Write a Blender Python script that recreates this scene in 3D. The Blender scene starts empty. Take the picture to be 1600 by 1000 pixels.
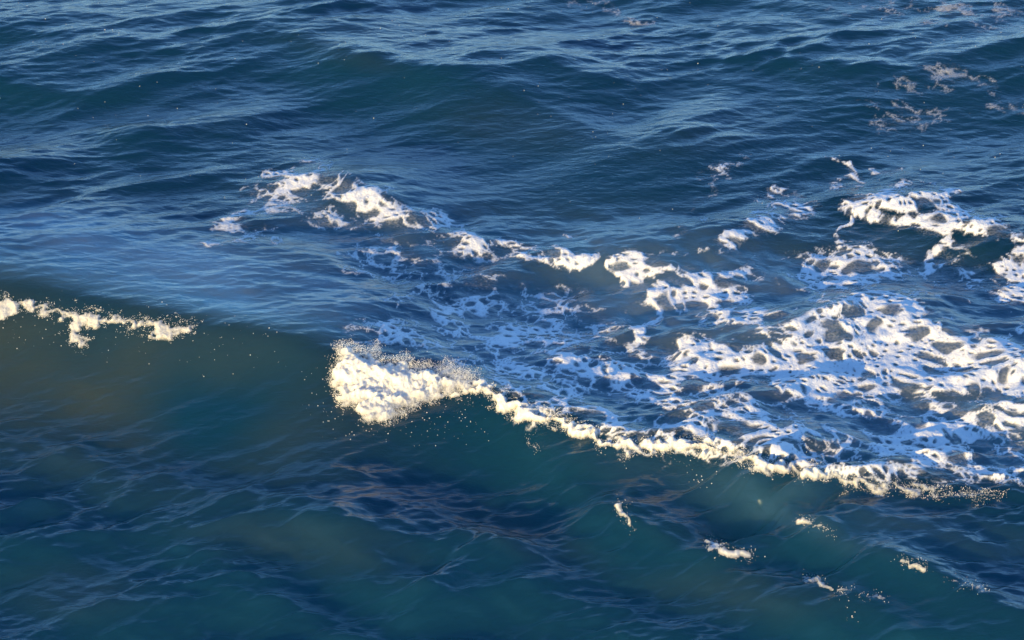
import bpy, math, random
import numpy as np

# ------------------------------------------------------------------ camera, light, exposure
scene = bpy.context.scene
C = scene.collection
R = math.radians
CAM_H = 19.6
PITCH = R(29.5)
HFOV = R(20.0)
cam_d = bpy.data.cameras.new('camera')
cam = bpy.data.objects.new('camera', cam_d)
C.objects.link(cam)
cam.location = (0, 0, CAM_H)
cam.rotation_euler = (R(90) - PITCH, 0, 0)
cam_d.sensor_width = 36
cam_d.lens = 18 / math.tan(HFOV / 2)
cam_d.clip_start = 0.1
cam_d.clip_end = 60000
scene.camera = cam

SUN_EL = R(9.5)
SUN_AZ = R(180 + 38)          # clockwise from +Y: behind the camera, over its left shoulder
world = bpy.data.worlds.new('World')
scene.world = world
world.use_nodes = True
wn = world.node_tree
bg = wn.nodes['Background']
sky = wn.nodes.new('ShaderNodeTexSky')
sky.sky_type = 'NISHITA'
sky.sun_disc = False
sky.sun_elevation = SUN_EL
sky.sun_rotation = SUN_AZ
sky.ozone_density = 3.9
sky.dust_density = 0.0
sky.air_density = 0.75
bg.inputs['Strength'].default_value = 0.15
wn.links.new(sky.outputs[0], bg.inputs['Color'])

sun_d = bpy.data.lights.new('sun', 'SUN')
sun_d.energy = 3.7
sun_d.angle = R(0.6)
sun_d.color = (1.0, 0.70, 0.24)
sun = bpy.data.objects.new('sun', sun_d)
C.objects.link(sun)
from mathutils import Vector
sdir = Vector((math.sin(SUN_AZ) * math.cos(SUN_EL), math.cos(SUN_AZ) * math.cos(SUN_EL), math.sin(SUN_EL)))
sun.rotation_euler = sdir.to_track_quat('Z', 'Y').to_euler()

scene.view_settings.view_transform = 'Standard'
scene.view_settings.look = 'None'
scene.view_settings.exposure = 1.42
scene.view_settings.gamma = 1
scene.view_settings.use_curve_mapping = False

rng = np.random.default_rng(7)
random.seed(7)

# ------------------------------------------------------------------ helpers
F_PX = 800 / math.tan(HFOV / 2)
cp, sp = math.cos(PITCH), math.sin(PITCH)


def chart(x, y, z):
    """where a point of the sea shows in the photograph (1600 x 1000)"""
    dz = z - CAM_H
    depth = y * cp - dz * sp
    up = y * sp + dz * cp
    depth = np.maximum(depth, 0.5)
    return 800 + F_PX * x / depth, 500 - F_PX * up / depth


def at(px, py, z=0.0):
    a = (px - 800) / F_PX
    b = (500 - py) / F_PX
    dy = cp + b * sp
    dzv = -sp + b * cp
    t = (z - CAM_H) / dzv
    return a * t, dy * t


def sstep(a, b, x):
    t = np.clip((x - a) / (b - a), 0, 1)
    return t * t * (3 - 2 * t)


def tag(o, label=None, cat=None, group=None, kind=None):
    if label: o['label'] = label
    if cat: o['category'] = cat
    if group: o['group'] = group
    if kind: o['kind'] = kind
    return o


def make_mesh(name, verts, faces, mat, attrs=None, parent=None, smooth=True):
    """verts (n,3) float, faces (m,k) int with equal k"""
    me = bpy.data.meshes.new(name)
    n, m, k = len(verts), len(faces), faces.shape[1]
    me.vertices.add(n)
    me.vertices.foreach_set('co', np.ascontiguousarray(verts, dtype=np.float32).ravel())
    me.loops.add(m * k)
    me.loops.foreach_set('vertex_index', np.ascontiguousarray(faces, dtype=np.int32).ravel())
    me.polygons.add(m)
    me.polygons.foreach_set('loop_start', np.arange(0, m * k, k, dtype=np.int32))
    me.polygons.foreach_set('loop_total', np.full(m, k, dtype=np.int32))
    me.polygons.foreach_set('use_smooth', np.full(m, smooth, dtype=bool))
    me.update(calc_edges=True)
    for an, av in (attrs or {}).items():
        a = me.attributes.new(an, 'FLOAT', 'POINT')
        a.data.foreach_set('value', np.ascontiguousarray(av, dtype=np.float32))
    me.materials.append(mat)
    o = bpy.data.objects.new(name, me)
    C.objects.link(o)
    if parent: o.parent = parent
    return o


N = 2048
TILE = 32.0
kx1 = np.fft.fftfreq(N, TILE / N) * 2 * np.pi
KX, KY = np.meshgrid(kx1, kx1)          # axis 0 = y, axis 1 = x
KK = np.hypot(KX, KY)
KK[0, 0] = 1e-6


def samp(tile, x, y):
    u = (x / TILE * N) % N
    v = (y / TILE * N) % N
    i0 = np.floor(u).astype(np.int32) % N
    j0 = np.floor(v).astype(np.int32) % N
    fu, fv = (u - np.floor(u)).astype(np.float32), (v - np.floor(v)).astype(np.float32)
    i1, j1 = (i0 + 1) % N, (j0 + 1) % N
    return (tile[j0, i0] * (1 - fu) + tile[j0, i1] * fu) * (1 - fv) + (tile[j1, i0] * (1 - fu) + tile[j1, i1] * fu) * fv


def wave_tile(lmin, lmax, slope_pow, ang, spread, seed):
    """travelling-wave field: wavelengths lmin..lmax m, travel direction ang, normalised to rms 1; returns height and its two sideways (choppy) fields"""
    r = np.random.default_rng(seed)
    kmin, kmax = 2 * np.pi / lmax, 2 * np.pi / lmin
    A = KK ** (-slope_pow)
    A = A * np.exp(-(kmin / KK) ** 4 * 0.7) * np.exp(-(KK / kmax) ** 2)
    c = (KX * math.cos(ang) + KY * math.sin(ang)) / KK
    A = A * np.abs(c) ** spread
    A[0, 0] = 0
    F = A * (r.standard_normal((N, N)) + 1j * r.standard_normal((N, N)))
    h = np.fft.ifft2(F).real
    s = 1 / h.std()
    dx = np.fft.ifft2(1j * KX / KK * F).real * s
    dy = np.fft.ifft2(1j * KY / KK * F).real * s
    return (h * s).astype(np.float32), dx.astype(np.float32), dy.astype(np.float32)


def noise_tile(lmin, lmax, p, seed):
    return wave_tile(lmin, lmax, p, 0, 0, seed)[0]


# ------------------------------------------------------------------ the grid of the sea surface
NV, NU = 800, 1180
v_rows = np.linspace(1090, -110, NV)                     # near -> far
y_dense = np.array([at(800, v)[1] for v in v_rows])
y_near = y_dense[0] - np.cumsum(0.05 * 1.22 ** np.arange(1, 46))[::-1]
y_far = y_dense[-1] + np.cumsum(0.09 * 1.16 ** np.arange(1, 64))
ys = np.concatenate([y_near, y_dense, y_far])
u_dense = np.linspace(-110, 1710, NU)
step = u_dense[1] - u_dense[0]
out = np.cumsum(step * 1.13 ** np.arange(1, 80))
us = np.concatenate([-110 - out[::-1], u_dense, 1710 + out])
yw = np.maximum(ys, y_dense[0])
depth0 = yw * cp + CAM_H * sp
X0 = (us[None, :] - 800) / F_PX * depth0[:, None]
Y0 = np.repeat(ys[:, None], len(us), 1)
nr, nc = X0.shape
RI = slice(len(y_near), len(y_near) + NV)
CI = slice(len(out), len(out) + NU)


def curve(pts, samples=24):
    """smooth (Catmull-Rom) line through [(px,py,amp)] -> world x, y, amp"""
    w = np.array([(*at(p[0], p[1], p[2]), p[2]) for p in pts])
    w = np.vstack([2 * w[0] - w[1], w, 2 * w[-1] - w[-2]])
    o = []
    for i in range(1, len(w) - 2):
        t = np.linspace(0, 1, samples, endpoint=False)[:, None]
        a, b, c, d = w[i - 1], w[i], w[i + 1], w[i + 2]
        o.append(0.5 * ((2 * b) + (c - a) * t + (2 * a - 5 * b + 4 * c - d) * t ** 2 + (3 * b - a - 3 * c + d) * t ** 3))
    o.append(w[-2][None])
    o = np.vstack(o)
    o = o[np.argsort(o[:, 0])]
    return o


def ridge(pts, wf, wb, sharp=0.25, trough=0.25, fade=1.0):
    """one swell: crest through photo points (px, py, crest height); wf/wb = width toward / away from the camera (m)"""
    c = curve(pts)
    gx = np.arange(c[0, 0] - 4, c[-1, 0] + 4, .05)
    e0, e1_ = (c[3, 1] - c[0, 1]) / (c[3, 0] - c[0, 0]), (c[-1, 1] - c[-4, 1]) / (c[-1, 0] - c[-4, 0])
    gy = np.interp(gx, c[:, 0], c[:, 1]) + np.clip(c[0, 0] - gx, 0, 9) * -e0 * .15 + np.clip(gx - c[-1, 0], 0, 9) * e1_ * .6
    ker = np.exp(-(np.arange(-16, 17) / 7.0) ** 2); ker /= ker.sum()
    gyp = np.convolve(np.pad(gy, 16, mode='edge'), ker, 'valid')
    gs = np.convolve(np.pad(np.gradient(gyp, gx), 40, mode='edge'), np.ones(81) / 81, 'valid')
    gam = np.convolve(np.pad(np.interp(gx, c[:, 0], c[:, 2]), 16, mode='edge'), ker, 'valid')
    yc = np.interp(X0, gx, gyp)
    am = np.interp(X0, gx, gam)
    cs = 1 / np.sqrt(1 + np.interp(X0, gx, gs) ** 2)
    x0, x1 = c[0, 0], c[-1, 0]
    am = am * np.exp(-(np.maximum(0, x0 - X0) / fade) ** 2) * np.exp(-(np.maximum(0, X0 - x1) / fade) ** 2)
    d = (Y0 - yc) * cs
    w = np.where(d < 0, wf, wb * 1.5)
    s = sharp
    p = np.exp(-(np.sqrt((d / w) ** 2 + s * s) - s) * 1.5)
    p -= trough * np.exp(-((d + 2.3 * wf) / (1.1 * wf)) ** 2)
    return (am * p).astype(np.float32), d, am


Hh = np.zeros_like(X0, dtype=np.float32)
# the breaking wave that crosses the picture
main_pts = [(-500, 395, .95), (-200, 412, .92), (0, 432, .88), (150, 455, .85), (280, 487, .82), (420, 515, .8), (530, 540, .78),
            (640, 568, .66), (720, 594, .54), (820, 641, .46), (930, 679, .42), (1000, 696, .42), (1060, 692, .42), (1130, 702, .42), (1210, 725, .40),
            (1320, 750, .38), (1450, 762, .36), (1600, 774, .35), (1900, 800, .32)]
xr_ = (X0 / np.maximum(Y0, 20))                                # the wave is broader where it is higher, at left
m, d_main, am_main = ridge(main_pts, 1.6 - .75 * sstep(-.08, .02, xr_), 4.2, .20, .04)
Hh += m
face = np.exp(-((d_main + 1.3) / 1.5) ** 2)                # the front of that wave, where the water is glassy
RIDGES = [
    # far swells
    ([(-60, 40, .32), (60, 52, .35), (170, 66, .35), (300, 66, .33), (430, 56, .3), (560, 40, .2)], 1.3, 1.8, .3, .5),
    ([(430, 70, .1), (530, 84, .38), (620, 104, .4), (700, 118, .36), (800, 118, .2)], 1.1, 1.5, .2, .5),
    ([(620, 150, .1), (720, 136, .34), (800, 146, .4), (880, 172, .4), (960, 215, .28), (1020, 228, .2)], 2.4, 1.6, .35, .4),
    ([(980, 215, .12), (1040, 200, .24), (1100, 178, .30), (1180, 160, .24), (1290, 150, .15)], 1.9, 1.6, .2, .4),
    ([(150, 225, .12), (210, 216, .34), (300, 200, .36), (390, 186, .34), (480, 176, .15)], 1.0, 1.5, .2, .4),
    ([(-80, 300, .25), (0, 292, .3), (70, 268, .3), (150, 262, .12)], .9, 1.3, .2, .4),
    ([(820, 112, .12), (900, 122, .26), (980, 130, .26), (1060, 134, .1)], .7, 1.1, .2, .4),
    ([(1200, 100, .15), (1300, 96, .3), (1420, 84, .32), (1560, 60, .3), (1700, 40, .2)], 1.1, 1.5, .25, .4),
    ([(-60, 128, .25), (60, 150, .25), (160, 160, .2), (260, 150, .1)], .8, 1.0, .2, .4),
    # the lifted water that carries the foam at left of centre and right
    ([(400, 300, .1), (470, 280, .4), (540, 285, .5), (620, 318, .5), (700, 362, .42), (800, 384, .35), (880, 398, .2)], .9, 2.0, .2, .5),
    ([(960, 412, .25), (1060, 412, .4), (1160, 424, .4), (1230, 440, .15)], .8, 1.6, .2, .4),
    ([(1090, 380, .15), (1160, 345, .35), (1250, 325, .3), (1330, 300, .4), (1440, 300, .5), (1540, 340, .45), (1700, 370, .35)], .9, 1.5, .2, .5),
    ([(1100, 545, .2), (1200, 530, .38), (1330, 500, .4), (1430, 492, .45), (1560, 530, .45), (1700, 560, .3)], 1.1, 1.4, .25, .4),
    ([(1180, 640, .1), (1300, 620, .25), (1430, 600, .28), (1600, 630, .3), (1700, 640, .3)], .9, 1.1, .25, .4),
    ([(250, 440, .08), (330, 415, .22), (450, 420, .26), (540, 450, .2), (600, 470, .08)], .8, 1.6, .3, .3),
    # swells in front of the breaking wave
    ([(800, 700, .12), (880, 732, .4), (950, 770, .46), (1040, 815, .48), (1120, 848, .5), (1200, 880, .5), (1290, 912, .48), (1390, 936, .42), (1550, 990, .3), (1750, 1060, .2)], 1.3, 1.4, .16, .4),
    ([(1120, 756, .1), (1200, 780, .34), (1290, 828, .42), (1400, 868, .45), (1500, 908, .45), (1600, 944, .42), (1800, 1010, .35)], 1.0, 1.4, .16, .35),
    ([(470, 780, .06), (560, 792, .16), (650, 812, .22), (740, 836, .26), (820, 864, .26), (900, 882, .2), (960, 886, .12)], 1.3, 1.0, .14, .4),
    ([(430, 820, .08), (520, 842, .30), (600, 868, .36), (660, 900, .34), (720, 920, .3), (800, 930, .1)], 1.3, .9, .14, .4),
    ([(250, 836, .12), (330, 812, .34), (430, 800, .4), (520, 822, .25)], 1.5, 1.0, .25, .3),
    ([(-150, 800, .3), (0, 812, .3), (110, 812, .34), (200, 822, .22), (280, 826, .1)], 1.0, 1.0, .2, .3),
    ([(560, 700, .04), (640, 702, .10), (740, 690, .12), (800, 680, .06)], .5, .7, .2, .3),
    ([(100, 960, .1), (220, 930, .28), (330, 918, .3), (420, 940, .2)], 1.0, .9, .2, .3),
]
for i_, r_ in enumerate(RIDGES):
    r_ = (r_[0], r_[1] * (.52 if r_[0][1][1] > 680 else .9), r_[2] * (1.0 if r_[0][1][1] > 680 else 1), max(.14, r_[3]), r_[4] * (.4 if r_[0][1][1] > 680 else .8), .55 if r_[0][1][1] > 680 else 1.0)
    Hh += ridge(*r_)[0] * (.52 if r_[0][1][1] > 680 else (.40 if r_[0][1][1] > 250 else .62))

    if r_[0][1][1] > 740:                                    # the sharp lip that each of the near swells carries
        Hh += ridge(r_[0], .42, .8, .12, 0, .4)[0] * .22
    elif r_[0][1][1] < 240:
        Hh += ridge(r_[0], .40, .9, .12, 0)[0] * .07
# trough in front of the breaking wave at left, with its dark curved line
U0, V0 = chart(X0, Y0, Hh)

# travelling ripples
A1, A1x, A1y = wave_tile(.6, 4.0, 2.4, R(118), 5, 11)      # crests climbing to the right
A2, A2x, A2y = wave_tile(.09, 1.3, 2.2, R(118), 7, 12)
B1, B1x, B1y = wave_tile(.12, 1.8, 2.1, R(66), 6, 13)      # crests falling to the right
Cc = noise_tile(.12, 1.2, 1.9, 14)                          # boiling, no direction
B3 = wave_tile(.5, 3.0, 2.2, R(64), 9, 29)[0]
B2, B2x, B2y = wave_tile(.07, .6, 1.9, R(104), 6, 23)     # fine wind ripples
low = noise_tile(2.5, 12, 1.5, 15)
low2 = noise_tile(1.2, 6, 1.6, 16)
warp1 = noise_tile(.5, 2.5, 2.0, 17)
warp2 = noise_tile(.5, 2.5, 2.0, 18)
fine = noise_tile(.035, .3, 1.4, 19)
Cw = noise_tile(.25, 1.6, 1.7, 27)


def blob(U, V, cx, cy, rx, ry, ang=0, soft=.5):
    a = R(ang)
    dx, dy = U - cx, (V - cy)
    x_ = dx * math.cos(a) + dy * math.sin(a)
    y_ = -dx * math.sin(a) + dy * math.cos(a)
    q = np.sqrt((x_ / rx) ** 2 + (y_ / ry) ** 2)
    return 1 - sstep(1 - soft, 1 + soft, q)


nearness = sstep(500, 800, V0)
calm = np.clip(blob(U0, V0, 760, 235, 300, 110, 8, .6) * .8 + blob(U0, V0, 1180, 235, 180, 50, -14, .6) * .5, 0, 1)
calm = np.maximum(calm, face * .72 * sstep(1100, 500, U0))
boil = np.clip(blob(U0, V0, 1250, 560, 620, 190, 8, .4) + blob(U0, V0, 620, 370, 200, 90, 15, .5) * .4, 0, 1) * sstep(-.5, .6, d_main)
film = np.clip(blob(U0, V0, 180, 430, 420, 90, 9, .4), 0, 1) * sstep(-.2, .5, d_main)
gust = np.clip(.75 + .45 * samp(low2, X0 + 3, Y0), .15, 2)
calm = calm * (1 - .6 * sstep(640, 760, V0))
wA = (1 - calm * .85) * gust * (.82 + 1.1 * nearness)
wB = (.25 + .75 * nearness) * (1 - calm * .8)
hA1, hA2, hB1 = samp(A1, X0, Y0), samp(A2, X0, Y0), samp(B1, X0, Y0)
wF = (.0035 + .0060 * nearness) * (1 - calm * .6) * np.clip(.8 + .6 * samp(low2, X0, Y0 + 9), .1, 2)
rip = samp(B3, X0, Y0) * .036 * nearness + samp(B2, X0, Y0) * wF + hA1 * .045 * (1 - calm * .6) * (.85 - .25 * nearness) + hA2 * .017 * wA * (1 - film * .5) + hB1 * .022 * wB + samp(Cc, X0, Y0) * .007 * boil + samp(Cw, X0 + 2, Y0) * .016 * boil
fade_far = 1
Hs = Hh + rip
chx = samp(B2x, X0, Y0) * wF + samp(A1x, X0, Y0) * .045 + samp(A2x, X0, Y0) * .017 * wA + samp(B1x, X0, Y0) * .022 * wB
chy = samp(B2y, X0, Y0) * wF + samp(A1y, X0, Y0) * .045 + samp(A2y, X0, Y0) * .017 * wA + samp(B1y, X0, Y0) * .022 * wB
CH = .6 - .3 * nearness
X = X0 + CH * chx
Y = Y0 + CH * chy

# ------------------------------------------------------------------ foam cover on the dense part
x, y, h = X[RI, CI], Y[RI, CI], Hs[RI, CI]
dm = d_main[RI, CI]
U, V = chart(x, y, h)
# which of these points face the camera and are not behind a crest
vis = V <= np.minimum.accumulate(np.vstack([np.full((1, V.shape[1]), 1e9), V[:-1]]), axis=0) + 1e-6


def worley(px_, py_, cell, seed):
    r = np.random.default_rng(seed)
    M = 256
    jx, jy = r.random((M, M)), r.random((M, M))
    gx, gy = px_ / cell, py_ / cell
    ix, iy = np.floor(gx).astype(int), np.floor(gy).astype(int)
    f1 = np.full(gx.shape, 9.0)
    f2 = np.full(gx.shape, 9.0)
    for a in (-1, 0, 1):
        for b in (-1, 0, 1):
            cx, cy = ix + a, iy + b
            dx = cx + jx[cy % M, cx % M] - gx
            dy = cy + jy[cy % M, cx % M] - gy
            d = dx * dx + dy * dy
            f2 = np.where(d < f1, f1, np.minimum(f2, d))
            f1 = np.minimum(f1, d)
    return np.sqrt(f1), np.sqrt(f2)


wx = x + samp(warp1, x, y) * .06 + samp(Cc, x + 9, y) * .022
wy = y + samp(warp2, x, y) * .08 + samp(Cc, x, y + 9) * .03
f1, f2 = worley(wx / 1.45, wy / 1.35, .36, 1)
g1, g2 = worley(wx / 1.3 + 5, wy / 1.15 + 5, .14, 2)
k1, k2 = worley(wx + 11, wy + 3, .062, 3)
lace = (1 - sstep(0, .42, f2 - f1)) * .55 + (1 - sstep(0, .5, g2 - g1)) * .35 + (1 - sstep(0, .6, k2 - k1)) * .18
lace = lace + samp(fine, x, y) * .055 + samp(warp1, x * 1.7, y * 1.7 + 4) * .07

# foam drifts: the outlines of the patches wander by a few centimetres to decimetres
U_true, V_true = U, V
U = U + samp(warp1, x * 1.2, y * 1.2) * 10 + samp(Cw, x + 8, y) * 9
V = V + samp(warp2, x * 1.2, y * 1.2) * 5 + samp(Cw, x, y + 8) * 4.5
REG = []          # name, label, category, list of strokes


def capsule(pts, wid):
    """soft stroke in photo units; pts (px,py); wid half-width; vertical foreshortening is kept"""
    q = np.full(U.shape, 9.0)
    for (ax, ay), (bx, by) in zip(pts[:-1], pts[1:]):
        vx, vy = bx - ax, by - ay
        t = np.clip(((U - ax) * vx + (V - ay) * vy) / (vx * vx + vy * vy), 0, 1)
        dx, dy = U - ax - t * vx, (V - ay - t * vy) * 1.6
        q = np.minimum(q, np.sqrt(dx * dx + dy * dy) / wid)
    return 1 - sstep(.1, 1.8, q)


def S(amp, pts, wid): return amp * capsule(pts, wid)


def E(amp, cx, cy, rx, ry, ang=0, soft=.45): return amp * blob(U, V, cx, cy, rx, ry, ang, soft)


def region(name, label, cat, fields, thick=1.0, group='patches of foam floating on the sea'):
    f = fields[0]
    for g in fields[1:]: f = np.maximum(f, g)
    REG.append((name, label, cat, f, thick, group))


region('foam_patch', 'crescent of lacy white foam arching over the swell left of the middle', 'foam patch', [
    S(.95, [(440, 296), (480, 278), (520, 284), (560, 296), (600, 320)], 36), S(.75, [(600, 318), (640, 342), (690, 368), (760, 384)], 32),
    E(.9, 520, 292, 60, 20, 10)], .85)
region('foam_patch', 'thin branching foam streak just below the crescent of foam', 'foam patch', [
    S(.72, [(350, 352), (400, 328), (450, 320), (500, 336), (535, 345)], 28), S(.56, [(310, 386), (350, 370), (430, 372)], 18),
    S(.45, [(380, 290), (395, 312), (420, 322)], 8)], .75)
region('foam_patch', 'broken net of small foam cells beneath the tail of the crescent', 'foam patch', [
    E(.56, 640, 425, 120, 42, 10, .6), S(.6, [(575, 362), (596, 385), (620, 402)], 14), E(.5, 590, 368, 22, 10)], .8)
region('foam_patch', 'small bright tuft of foam at the right end of the crescent', 'foam patch', [
    S(.95, [(800, 384), (845, 396), (895, 408)], 22), S(.6, [(870, 415), (905, 395)], 10)])
region('foam_patch', 'scattered foam flakes spread behind the brightest splash', 'foam patch', [
    E(.72, 800, 490, 140, 46, 0, .5), E(.5, 900, 510, 60, 40), S(.62, [(690, 490), (760, 480), (850, 476)], 16),
    S(.55, [(645, 545), (720, 530), (800, 520)], 14), E(.5, 600, 520, 70, 26), E(.5, 690, 560, 90, 20, 8)], .85)
region('foam_patch', 'white foam cascade with dark holes between the two smaller tufts at centre right', 'foam patch', [
    E(.98, 1010, 418, 55, 24, 8), S(.95, [(1010, 430), (1020, 480), (1000, 520)], 26), S(.9, [(1080, 432), (1170, 426)], 22),
    S(.9, [(1110, 480), (1190, 510)], 24), E(.7, 1080, 470, 90, 36), S(.8, [(1000, 520), (970, 560), (1000, 600)], 22)])
region('foam_patch', 'slanting oblong foam patch with one round hole above the main cascade', 'foam patch', [
    S(.92, [(1125, 376), (1175, 350), (1245, 328)], 26), S(.45, [(1060, 400), (1090, 385), (1125, 376)], 8)])
region('foam_patch', 'bright ring of foam around an eye of clear water at upper right', 'foam patch', [
    S(.98, [(1345, 312), (1400, 296), (1450, 312), (1490, 334), (1540, 352)], 30), S(.95, [(1345, 320), (1400, 348), (1480, 356)], 24),
    S(.85, [(1520, 350), (1620, 380)], 26), S(.55, [(1300, 250), (1320, 280), (1345, 312)], 12), S(.6, [(1375, 268), (1410, 264)], 10)])
region('foam_patch', 'dense foam cushion cut by the right edge of the picture', 'foam patch', [
    E(1.0, 1612, 425, 62, 42, 0, .3), S(.6, [(1560, 470), (1620, 478)], 20)])
region('foam_patch', 'ragged foam web between the bright ring and the big foam field', 'foam patch', [
    E(.78, 1330, 420, 90, 36, -4), S(.72, [(1240, 404), (1330, 400), (1400, 425), (1480, 385)], 18), S(.6, [(1310, 400), (1325, 360), (1332, 335)], 6),
    E(.75, 1320, 465, 70, 30), S(.5, [(1440, 470), (1500, 440), (1560, 400)], 10), E(.42, 1480, 430, 80, 40)])
region('foam_patch', 'broad thick field of white foam filling the right side', 'foam patch', [
    E(1.05, 1190, 552, 105, 26, 6), E(1.0, 1420, 560, 190, 60, 2, .35), E(1.05, 1400, 500, 80, 28, 5), S(.95, [(1100, 545), (1160, 585), (1260, 605), (1380, 620)], 26),
    E(.9, 1560, 570, 90, 55), S(.8, [(1260, 590), (1500, 640)], 30), E(.6, 1300, 520, 120, 40)])
region('foam_patch', 'foam pillow with a warm lit rim low on the right edge', 'foam patch', [
    E(.98, 1600, 640, 50, 26), E(.6, 1540, 660, 80, 30)])
region('foam_patch', 'torn foam lace between the long foam roll and the big foam field', 'foam patch', [
    E(.64, 1320, 672, 260, 56, 8, .4), E(.70, 1050, 600, 160, 55, 18, .5), E(.70, 850, 570, 150, 44, 10, .6), E(.55, 1460, 710, 160, 36, 4),
    .70 * np.exp(-((dm - .2) / .5) ** 2) * sstep(730, 790, U) * sstep(1580, 1250, U), S(.68, [(760, 592), (880, 634), (1000, 668), (1120, 682), (1260, 718), (1420, 742)], 28), E(.62, 1560, 738, 130, 26), E(.7, 1480, 700, 150, 30, 4)])
region('foam_patch', 'small star of foam threads near the upper right corner', 'foam patch', [
    S(.7, [(1530, 120), (1548, 150), (1556, 165)], 14), S(.6, [(1548, 150), (1575, 132)], 8), S(.6, [(1580, 165), (1620, 168)], 14)], .38)
region('foam_patch', 'faint foam flecks left of the star of foam threads', 'foam patch', [
    E(.56, 1430, 130, 90, 20, -6, .6), E(.46, 1410, 185, 60, 24), E(.5, 1360, 150, 30, 8)], .38)
region('foam_patch', 'faint foam band along the top right corner', 'foam patch', [
    E(.56, 1480, 14, 160, 20, 0, .5), E(.5, 1570, 34, 60, 20)], .38)
region('foam_patch', 'little loop of foam at the top edge right of the middle', 'foam patch', [
    S(.52, [(945, 20), (975, 24), (1010, 34)], 12), S(.35, [(880, 14), (940, 12)], 8)], .38)
region('foam_patch', 'dotted foam traces streaming off the swell left of the slanting oblong patch', 'foam patch', [
    S(.55, [(1046, 398), (1056, 372), (1066, 350)], 5), S(.5, [(1085, 345), (1110, 300), (1150, 270)], 9)], .6)
region('foam_patch', 'short curl of foam above the slanting oblong patch', 'foam patch', [
    S(.62, [(1196, 295), (1210, 305), (1222, 300)], 10), E(.36, 1140, 260, 40, 14, -10)])

U, V = U_true, V_true
allf = np.stack([r_[3] for r_ in REG])
own = allf.argmax(0)
dens = allf.max(0)
behind = np.where(U > 740, sstep(-.85, -.55, dm), sstep(-.45, -.10, dm))
behind = np.where(V < 430, 1, behind)
dens = dens * behind
# coverage: a sheet with holes where the foam is dense, threads where it is sparse, a thin milky film round both
hole_w = sstep(-.9, 1.1, samp(warp1, x * .8 + 5, y * .8 + 2)) * (.55 + .45 * np.tanh(samp(Cw, x + 1, y + 9)))          # some stretches have large round holes, some small ones
nz = samp(warp2, x * 1.1 + 3, y * 1.1) * .07 + samp(Cw, x + 6, y) * .11 + samp(Cc, x + 6, y) * .04
n1 = f1 * .90 + .45 * (1 - sstep(0, .45, f2 - f1))                      # 0 in the middle of a cell, 1 where walls meet
n2 = g1 * .90 + .45 * (1 - sstep(0, .45, g2 - g1))
n3 = k1 * .90 + .45 * (1 - sstep(0, .45, k2 - k1))
D = np.clip(dens * .95 + nz * 1.25 * sstep(.05, .4, dens), 0, .86)
s1 = sstep(-.11, .13, n1 - (1.10 - .96 * D) * (.65 + .35 * hole_w))
s2 = sstep(-.14, .14, n2 - (1.04 - .98 * D))
s3 = sstep(-.2, .2, n3 - (.88 - 1.00 * D))
sheet = s1 * (.10 + .90 * s2) * (.30 + .70 * s3)
milk = .17 * sstep(.12, .80, D) * (.85 + .15 * np.tanh(samp(fine, x, y)))
foam = np.clip(np.maximum(sheet * (.62 + .33 * sstep(.3, .8, D)), milk), 0, 1) * sstep(.08, .28, D)
foam *= np.array([r_[4] for r_ in REG])[own]
thickness = sheet * sstep(.45, .95, D)
lump = .5 + .5 * np.tanh(samp(Cc, x + 2, y + 5) * .9)
lump2 = np.sqrt(np.clip(1 - (g1 * 1.15) ** 2, 0, 1))
rise = foam * .008 + thickness * (.004 + .010 * lump + .004 * lump2 + .004 * np.tanh(samp(fine, x + 5, y)))

# the froth of the breaking crest: same sheet, but standing up to a quarter of a metre thick
Cf = noise_tile(.09, .5, 1.7, 24)
sx, sy = x, y + 1.1 * Hh[RI, CI]
bil = 1 - np.abs(np.tanh(samp(Cf, sx, sy) * .8)) * 1.0
bil2 = 1 - np.abs(np.tanh(samp(Cf, sx * 2.1 + 3, sy * 2.1) * .8))
tur = samp(Cc, sx + 3, sy * 1.4)
UW = U + tur * 4 + samp(Cf, sx + 2, sy) * 5 + samp(fine, sx, sy) * 3
VW = V + samp(Cf, sx + 4, sy) * 4 + samp(fine, sx, sy + 7) * 2


def inside(poly, A, B):
    res = np.zeros(A.shape, bool)
    n = len(poly)
    for i in range(n):
        x1, y1 = poly[i]; x2, y2 = poly[(i + 1) % n]
        if y1 == y2: continue
        c = ((y1 > B) != (y2 > B)) & (A < (x2 - x1) * (B - y1) / (y2 - y1) + x1)
        res ^= c
    return res


def segdist(pts, A, B):
    q = np.full(A.shape, 999.0)
    for (ax, ay), (bx, by) in zip(pts[:-1], pts[1:]):
        vx, vy = bx - ax, by - ay
        t = np.clip(((A - ax) * vx + (B - ay) * vy) / (vx * vx + vy * vy), 0, 1)
        q = np.minimum(q, np.hypot(A - ax - t * vx, B - ay - t * vy))
    return q


def polydist(poly, A, B):
    """signed distance in photo pixels, positive inside"""
    d = segdist(list(poly) + [poly[0]], A, B)
    return np.where(inside(poly, A, B), d, -d)


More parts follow.
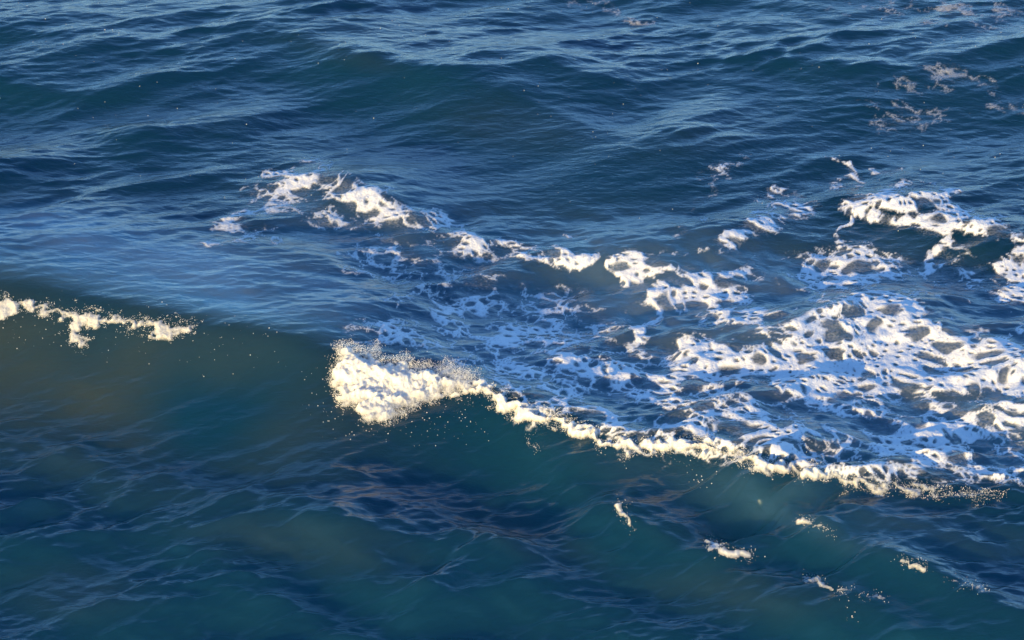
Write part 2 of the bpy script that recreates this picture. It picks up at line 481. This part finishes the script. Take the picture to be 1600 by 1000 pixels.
burst_poly = [(530, 552), (556, 550), (600, 568), (650, 580), (690, 580), (716, 592), (742, 604), (736, 616), (706, 612), (686, 628), (650, 630),
              (625, 648), (588, 660), (566, 656), (560, 640), (530, 622), (522, 600), (524, 575)]
burst_d = polydist(burst_poly, UW, VW)
roll = [(716, 596), (760, 614), (800, 636), (850, 652), (900, 670), (945, 692), (1000, 703), (1060, 697), (1110, 699), (1150, 713), (1210, 731), (1292, 743)]
roll2 = [(1294, 744), (1320, 754), (1360, 758), (1420, 764), (1500, 773), (1560, 775)]
lip = [(-90, 466), (0, 472), (60, 482), (110, 490), (150, 498), (210, 505), (260, 510), (300, 514)]
tongue = [(98, 488), (142, 490), (136, 520), (128, 544), (118, 538), (104, 522)]
fringe = [(226, 504), (300, 508), (294, 520), (262, 530), (238, 528)]
corner = [(-90, 466), (34, 472), (28, 492), (-90, 506)]
roll_d = 8.5 + 3.5 * np.tanh(tur) - 2.5 * sstep(950, 1290, U) - segdist(roll, UW, VW)
roll2_d = 6 * sstep(1620, 1300, U) - segdist(roll2, UW, VW)
lip_d = np.maximum.reduce([6 + 1.6 * tur - segdist(lip, UW, VW), polydist(tongue, UW, VW), polydist(fringe, UW, VW), polydist(corner, UW, VW)])


# churned, air-filled water around the foam and the sand lifted in the wave face (both are properties of the water)
Uall, Vall = U0, V0
aer = np.zeros_like(X0, dtype=np.float32)
near_foam = blob(Uall, Vall, 1200, 560, 620, 170, 8, .5) * .62
aer = np.maximum(aer, near_foam * sstep(-.1, .5, d_main))
aer = np.maximum(aer, 1.0 * film)
aer = np.maximum(aer, .35 * blob(Uall, Vall, 640, 380, 220, 90, 12, .6))
aer = np.maximum(aer, .12 * blob(Uall, Vall, 1300, 800, 330, 40, 14, .7))
aer = np.clip(aer * (.9 + .12 * samp(low2, X0, Y0) + .10 * samp(warp1, X0, Y0)), 0, 1)
silt = np.zeros_like(aer)
silt = np.maximum(silt, .8 * np.exp(-((d_main + 1.3) / 1.5) ** 2) * sstep(760, 200, Uall) * sstep(-300, 60, Uall + 160))
for b_ in ((330, 640, 230, 70, 6, .9), (460, 850, 160, 45, 12, .9), (560, 60, 130, 30, 5, .5), (800, 190, 130, 40, 10, .5), (560, 96, 70, 16, 5, .5),
           (820, 840, 140, 30, 20, .5), (1150, 930, 160, 40, 5, .6), (1050, 800, 120, 40, 20, .5), (1090, 215, 110, 30, -14, .5),
           (90, 930, 120, 40, 0, .4), (230, 770, 120, 14, 0, .3), (330, 190, 80, 20, 0, .2)):
    silt = np.maximum(silt, .35 * b_[5] * blob(Uall, Vall, *b_[:5], .7))
silt = np.clip(silt * (.85 + .3 * samp(low2, X0 + 7, Y0)), 0, 1)


# ------------------------------------------------------------------ materials
def new_mat(name):
    m = bpy.data.materials.new(name)
    m.use_nodes = True
    return m, m.node_tree, m.node_tree.nodes['Principled BSDF']


def water_material():
    m, nt, bs = new_mat('sea_water')
    nd, lk = nt.nodes, nt.links
    aA = nd.new('ShaderNodeAttribute'); aA.attribute_name = 'aerated'
    aS = nd.new('ShaderNodeAttribute'); aS.attribute_name = 'silt'
    mx = nd.new('ShaderNodeMix'); mx.data_type = 'RGBA'
    mx.inputs['A'].default_value = (.0038, .037, .068, 1)
    mx.inputs['B'].default_value = (.105, .215, .30, 1)
    mx2 = nd.new('ShaderNodeMix'); mx2.data_type = 'RGBA'
    mx2.inputs['B'].default_value = (.034, .052, .047, 1)
    lk.new(aA.outputs['Fac'], mx.inputs['Factor'])
    lk.new(mx.outputs['Result'], mx2.inputs['A'])
    lk.new(aS.outputs['Fac'], mx2.inputs['Factor'])
    lk.new(mx2.outputs['Result'], bs.inputs['Base Color'])
    bs.inputs['Roughness'].default_value = .07
    bs.subsurface_method = 'BURLEY'
    bs.inputs['Subsurface Weight'].default_value = .9
    bs.inputs['Subsurface Radius'].default_value = (.3, .8, 1.0)
    bs.inputs['Subsurface Scale'].default_value = 2.6
    bs.inputs['IOR'].default_value = 1.333
    geo = nd.new('ShaderNodeNewGeometry')
    mp = nd.new('ShaderNodeMapping')
    mp.inputs['Rotation'].default_value = (0, 0, R(-28))
    mp.inputs['Scale'].default_value = (.45, 1, 1)
    lk.new(geo.outputs['Position'], mp.inputs['Vector'])
    n1 = nd.new('ShaderNodeTexNoise'); n1.inputs['Scale'].default_value = 8; n1.inputs['Detail'].default_value = 6
    n1.inputs['Roughness'].default_value = .55; n1.inputs['Distortion'].default_value = .4
    lk.new(mp.outputs[0], n1.inputs['Vector'])
    bp = nd.new('ShaderNodeBump'); bp.inputs['Strength'].default_value = 1; bp.inputs['Distance'].default_value = .020
    lk.new(n1.outputs['Fac'], bp.inputs['Height'])
    lk.new(bp.outputs[0], bs.inputs['Normal'])
    return m


def foam_material(name, alpha, sss=.0, rough=.75, base=(.80, .82, .84), bump=.02, scale=26):
    m, nt, bs = new_mat(name)
    nd, lk = nt.nodes, nt.links
    bs.inputs['Base Color'].default_value = (*base, 1)
    bs.inputs['Roughness'].default_value = rough
    bs.inputs['IOR'].default_value = 1.33
    if sss:
        bs.inputs['Subsurface Weight'].default_value = sss
        bs.inputs['Subsurface Radius'].default_value = (1, .9, .8)
        bs.inputs['Subsurface Scale'].default_value = .09
    geo = nd.new('ShaderNodeNewGeometry')
    n1 = nd.new('ShaderNodeTexNoise'); n1.inputs['Scale'].default_value = scale; n1.inputs['Detail'].default_value = 5
    n1.inputs['Roughness'].default_value = .65
    lk.new(geo.outputs['Position'], n1.inputs['Vector'])
    bp = nd.new('ShaderNodeBump'); bp.inputs['Distance'].default_value = bump
    lk.new(n1.outputs['Fac'], bp.inputs['Height'])
    lk.new(bp.outputs[0], bs.inputs['Normal'])
    if alpha:
        at_ = nd.new('ShaderNodeAttribute'); at_.attribute_name = 'cover'
        # cover + grain, so thin foam breaks into bubbles
        ad = nd.new('ShaderNodeMath'); ad.operation = 'MULTIPLY_ADD'
        ad.inputs[1].default_value = .6; ad.inputs[2].default_value = -.31
        lk.new(n1.outputs['Fac'], ad.inputs[0])
        a2 = nd.new('ShaderNodeMath'); a2.operation = 'ADD'
        lk.new(at_.outputs['Fac'], a2.inputs[0]); lk.new(ad.outputs[0], a2.inputs[1])
        mr = nd.new('ShaderNodeMapRange'); mr.interpolation_type = 'LINEAR'
        mr.inputs['From Min'].default_value = .04; mr.inputs['From Max'].default_value = .84
        mr.inputs['To Max'].default_value = .97
        lk.new(a2.outputs[0], mr.inputs['Value'])
        lk.new(mr.outputs['Result'], bs.inputs['Alpha'])
    return m


M_water = water_material()
M_foam = foam_material('sea_foam', True, bump=.012, scale=34)
M_froth = foam_material('white_froth', True, sss=.5, base=(.86, .85, .80), bump=.035, scale=32)
M_lip = foam_material('glassy_froth', True, rough=.2, base=(.60, .60, .58), bump=.02, scale=40)
M_drop = foam_material('froth_beads', False, rough=.3, base=(.8, .8, .78), bump=.004, scale=60)

# ------------------------------------------------------------------ sea surface
verts = np.stack([X, Y, Hs], -1).reshape(-1, 3)
idx = np.arange(nr * nc).reshape(nr, nc)
quads = np.stack([idx[:-1, :-1], idx[:-1, 1:], idx[1:, 1:], idx[1:, :-1]], -1).reshape(-1, 4)
sea = make_mesh('sea_water', verts, quads, M_water, {'aerated': aer.ravel(), 'silt': silt.ravel()})
tag(sea, 'dark blue green sea surface with swells and a breaking wave', kind='structure')

# ------------------------------------------------------------------ foam floating on it: one mesh per patch
P = np.stack([x, y, h], -1)
e1 = np.gradient(P, axis=1); e2 = np.gradient(P, axis=0)
Nn = np.cross(e1, e2); Nn /= np.linalg.norm(Nn, axis=-1, keepdims=True)
P = P + Nn * (rise + .0025)[..., None]
cellmax = np.maximum(np.maximum(foam[:-1, :-1], foam[:-1, 1:]), np.maximum(foam[1:, :-1], foam[1:, 1:]))
cid = np.arange(NV * NU).reshape(NV, NU)
allq = np.stack([cid[:-1, :-1], cid[:-1, 1:], cid[1:, 1:], cid[1:, :-1]], -1)
cown = own[:-1, :-1]
Pf, ff = P.reshape(-1, 3), foam.ravel()
for i, (nm, lab, cat, _, th, grp) in enumerate(REG):
    sel = (cellmax > .03) & (cown == i)
    q = allq[sel]
    if len(q) == 0: continue
    u_, inv = np.unique(q.ravel(), return_inverse=True)
    o = make_mesh(nm, Pf[u_], inv.reshape(-1, 4), M_foam, {'cover': ff[u_]})
    tag(o, lab, cat, grp)


# ------------------------------------------------------------------ froth built of many small lumps
def ico(sub):
    import bmesh
    bm = bmesh.new()
    bmesh.ops.create_icosphere(bm, subdivisions=sub, radius=1)
    v = np.array([w.co[:] for w in bm.verts]); f = np.array([[w.index for w in q.verts] for q in bm.faces])
    bm.free()
    return v, f


ICO1, ICO2 = ico(1), ico(2)


def lumps(points, radii, ic, squash=(1, 1, 1), jitter=.25, seed=1, dirs=None, stretch=1.0):
    r = np.random.default_rng(seed)
    bv, bf = ic
    n, k = len(points), len(bv)
    v = np.repeat(bv[None], n, 0)
    v = v * (1 + jitter * r.standard_normal((n, k, 1)))
    v = v * np.array(squash)
    if dirs is not None:
        dn = dirs / np.linalg.norm(dirs, axis=1, keepdims=True)
        al = (v * dn[:, None]).sum(-1, keepdims=True)
        v = v + dn[:, None] * al * (stretch - 1)
    else:
        # random turn about z
        a = r.random(n) * 6.283
        c, s = np.cos(a)[:, None], np.sin(a)[:, None]
        v = np.stack([v[..., 0] * c - v[..., 1] * s, v[..., 0] * s + v[..., 1] * c, v[..., 2]], -1)
    v = v * radii[:, None, None] + points[:, None]
    f = bf[None] + (np.arange(n) * k)[:, None, None]
    return v.reshape(-1, 3), f.reshape(-1, 3)


def join(parts):
    vs, fs, o = [], [], 0
    for v, f in parts:
        vs.append(v); fs.append(f + o); o += len(v)
    return np.vstack(vs), np.vstack(fs)


def pick(weight, n, seed):
    """n surface points drawn with the given weight (dense grid), seen from the camera side"""
    r = np.random.default_rng(seed)
    w = (weight * vis).ravel()
    w = w * (y.ravel() / 40) ** 2
    c = np.cumsum(w)
    k = np.searchsorted(c, r.random(n) * c[-1])
    base = np.stack([x, y, h], -1).reshape(-1, 3)[k]
    return base + r.standard_normal((n, 3)) * np.array([.01, .01, .004]), Nn.reshape(-1, 3)[k], k


def along(pts, wid_px):
    q = segdist(pts, UW, VW)
    return np.exp(-(q / wid_px) ** 2) * (q < 1.7 * wid_px)


def froth_sheet(name, label, dist, rim, height, mat, full=1.0):
    """a billowing skin of froth over the wave: dist = signed distance inside its outline (photo px), rim = px over which it rises"""
    body = np.sqrt(sstep(0, rim, dist))
    cover = sstep(-3, 6, dist) * full * (.80 + .20 * bil)
    thick = body * height * (.60 + .25 * bil) + body * height * .22 * bil2 + body * height * .25 * np.tanh(tur) + body * .006 * samp(fine, sx, sy)
    Q = np.stack([x, y, h], -1) + (Nn * .75 + np.array([0, -.1, .45])) * (thick - .004)[..., None]
    cm = np.maximum(np.maximum(cover[:-1, :-1], cover[:-1, 1:]), np.maximum(cover[1:, :-1], cover[1:, 1:]))
    q = allq[(cm > .02) & (vis[:-1, :-1] | vis[1:, 1:] | True)]
    u_, inv = np.unique(q.ravel(), return_inverse=True)
    return make_mesh(name, Q.reshape(-1, 3)[u_], inv.reshape(-1, 4), mat, {'cover': cover.ravel()[u_]})


rr = np.random.default_rng(32)


def drops(name, weight, n, lift, r0, r1, seed, mat, stretch=1.5, push=(0, 0, .4), parent=None):
    pc, nn, _ = pick(weight, n, seed)
    g = np.random.default_rng(seed + 1)
    dirv = nn + g.standard_normal((n, 3)) * .7 + np.array(push)
    v, f = lumps(pc + nn * (g.random(n) ** 1.3 * lift)[:, None] + np.array([0, 0, .3]) * (g.random(n) * lift)[:, None],
                 r0 + (r1 - r0) * g.random(n) ** 2, ICO1, jitter=.2, seed=seed + 2, dirs=dirv, stretch=stretch)
    return make_mesh(name, v, f, mat, parent=parent)


def whitewater(name, label, dist, rim, height, n, r1, seed, mat=None, cat='whitewater', full=1.0, lift=None, group=None, push=(0, 0, .4), stretch=1.5):
    """a froth thing = its skin (froth) and the small beads flying off its edge (droplets)"""
    k = (dist > 0)
    e = bpy.data.objects.new(name, None); C.objects.link(e)
    tag(e, label, cat, group)
    pt = np.stack([x, y, h], -1)[k & vis].mean(0)
    e.location = pt
    o = froth_sheet('froth', label, dist, rim, height, mat or M_froth, full)
    edge = np.exp(-((dist + 1) / 4.5) ** 2) + .30 * (dist > 0)
    o2 = drops('droplets', edge, n, lift or height * 1.1, .0015, r1, seed, M_drop, stretch, push)
    o2['kind'] = 'stuff'
    for q in (o, o2):
        q.parent = e
        q.matrix_parent_inverse = e.matrix_world.inverted()
        q.location = -Vector(pt)
    return e


whitewater('breaking_burst', 'brilliant sunlit burst of white water where the wave is breaking', burst_d, 20, .12, 22000, .0040, 31, lift=.12)
whitewater('froth_roll', 'long tumbling roll of cream froth trailing right from the bright burst', roll_d, 10, .075, 6000, .0045, 41, lift=.03)
whitewater('froth_roll', 'thinning frothy fringe at the right end of the crest, after a small step', roll2_d, 6, .035, 1800, .004, 45, full=.75, lift=.02)
whitewater('spilling_lip', 'thin sparkling lip of froth with a hanging tongue on the smooth wave at left', lip_d, 5, .03, 2200, .004, 51, M_lip, full=.95, lift=.03,
           push=(0, -.2, -.9), stretch=2.2)

CAPS = [
    ('small clear splash on the swell directly under the long froth roll', [(826, 690), (834, 698)], 4, 90),
    ('small splash dripping down the ridge left of the wider whitecap at lower right', [(972, 792), (980, 804), (982, 822)], 4, 140),
    ('wider whitecap with a bright lower edge at the lower right', [(1104, 850), (1124, 858), (1150, 866), (1172, 868)], 6, 520),
    ('narrow cream thread of foam near the bottom right with drops below it', [(1256, 902), (1280, 907), (1306, 922), (1340, 929), (1380, 935)], 3, 300),
    ('sparkling beaded whitecap on the ridge midway between the froth roll and the cream thread', [(1252, 812), (1280, 826), (1302, 832)], 3.5, 200),
    ('compact little whitecap on the outer right ridge', [(1410, 876), (1422, 882), (1446, 888)], 4, 160),
    ('last little whitecap of the outer right ridge, closest to the picture edge', [(1488, 907), (1510, 914), (1536, 918)], 3.5, 160),
]
for i, (lab, pts, wd, n) in enumerate(CAPS):
    whitewater('whitecap', lab, wd * .85 + .9 * tur - segdist(pts, U * .5 + UW * .5, V * .5 + VW * .5), 4, .02, n // 2, .0042, 60 + 5 * i, cat='whitecap', full=.9, lift=.03,
               group='small whitecaps on the swells in front')

# spray: drops thrown around the breaking parts
ws = .5 * blob(U, V, 620, 630, 130, 60, 5, .5) * (burst_d < 0) * (dm < .3) + .35 * blob(U, V, 60, 510, 120, 30, 0, .5) + .14 * blob(U, V, 250, 530, 160, 40, 8, .6)
ws += .5 * along([(1060, 720), (1110, 745), (1100, 765)], 14) + .6 * along([(1320, 940), (1330, 985)], 10) + .3 * along([(1130, 880), (1190, 884)], 8)
ws += .2 * along(roll, 24)
o = drops('spray', ws, 600, .10, .0015, .006, 91, M_drop, 1.2)
tag(o, 'loose drops of spray around the breaking crest', kind='stuff')
wb_ = (1 - sstep(250, 420, V)) * (.15 + .85 * (samp(low2, x, y) > .6)) * (V > -20)
o = drops('bubbles', wb_, 450, .0, .002, .007, 95, M_drop, 1.0)
tag(o, 'tiny bubbles scattered over the far swells', kind='stuff')
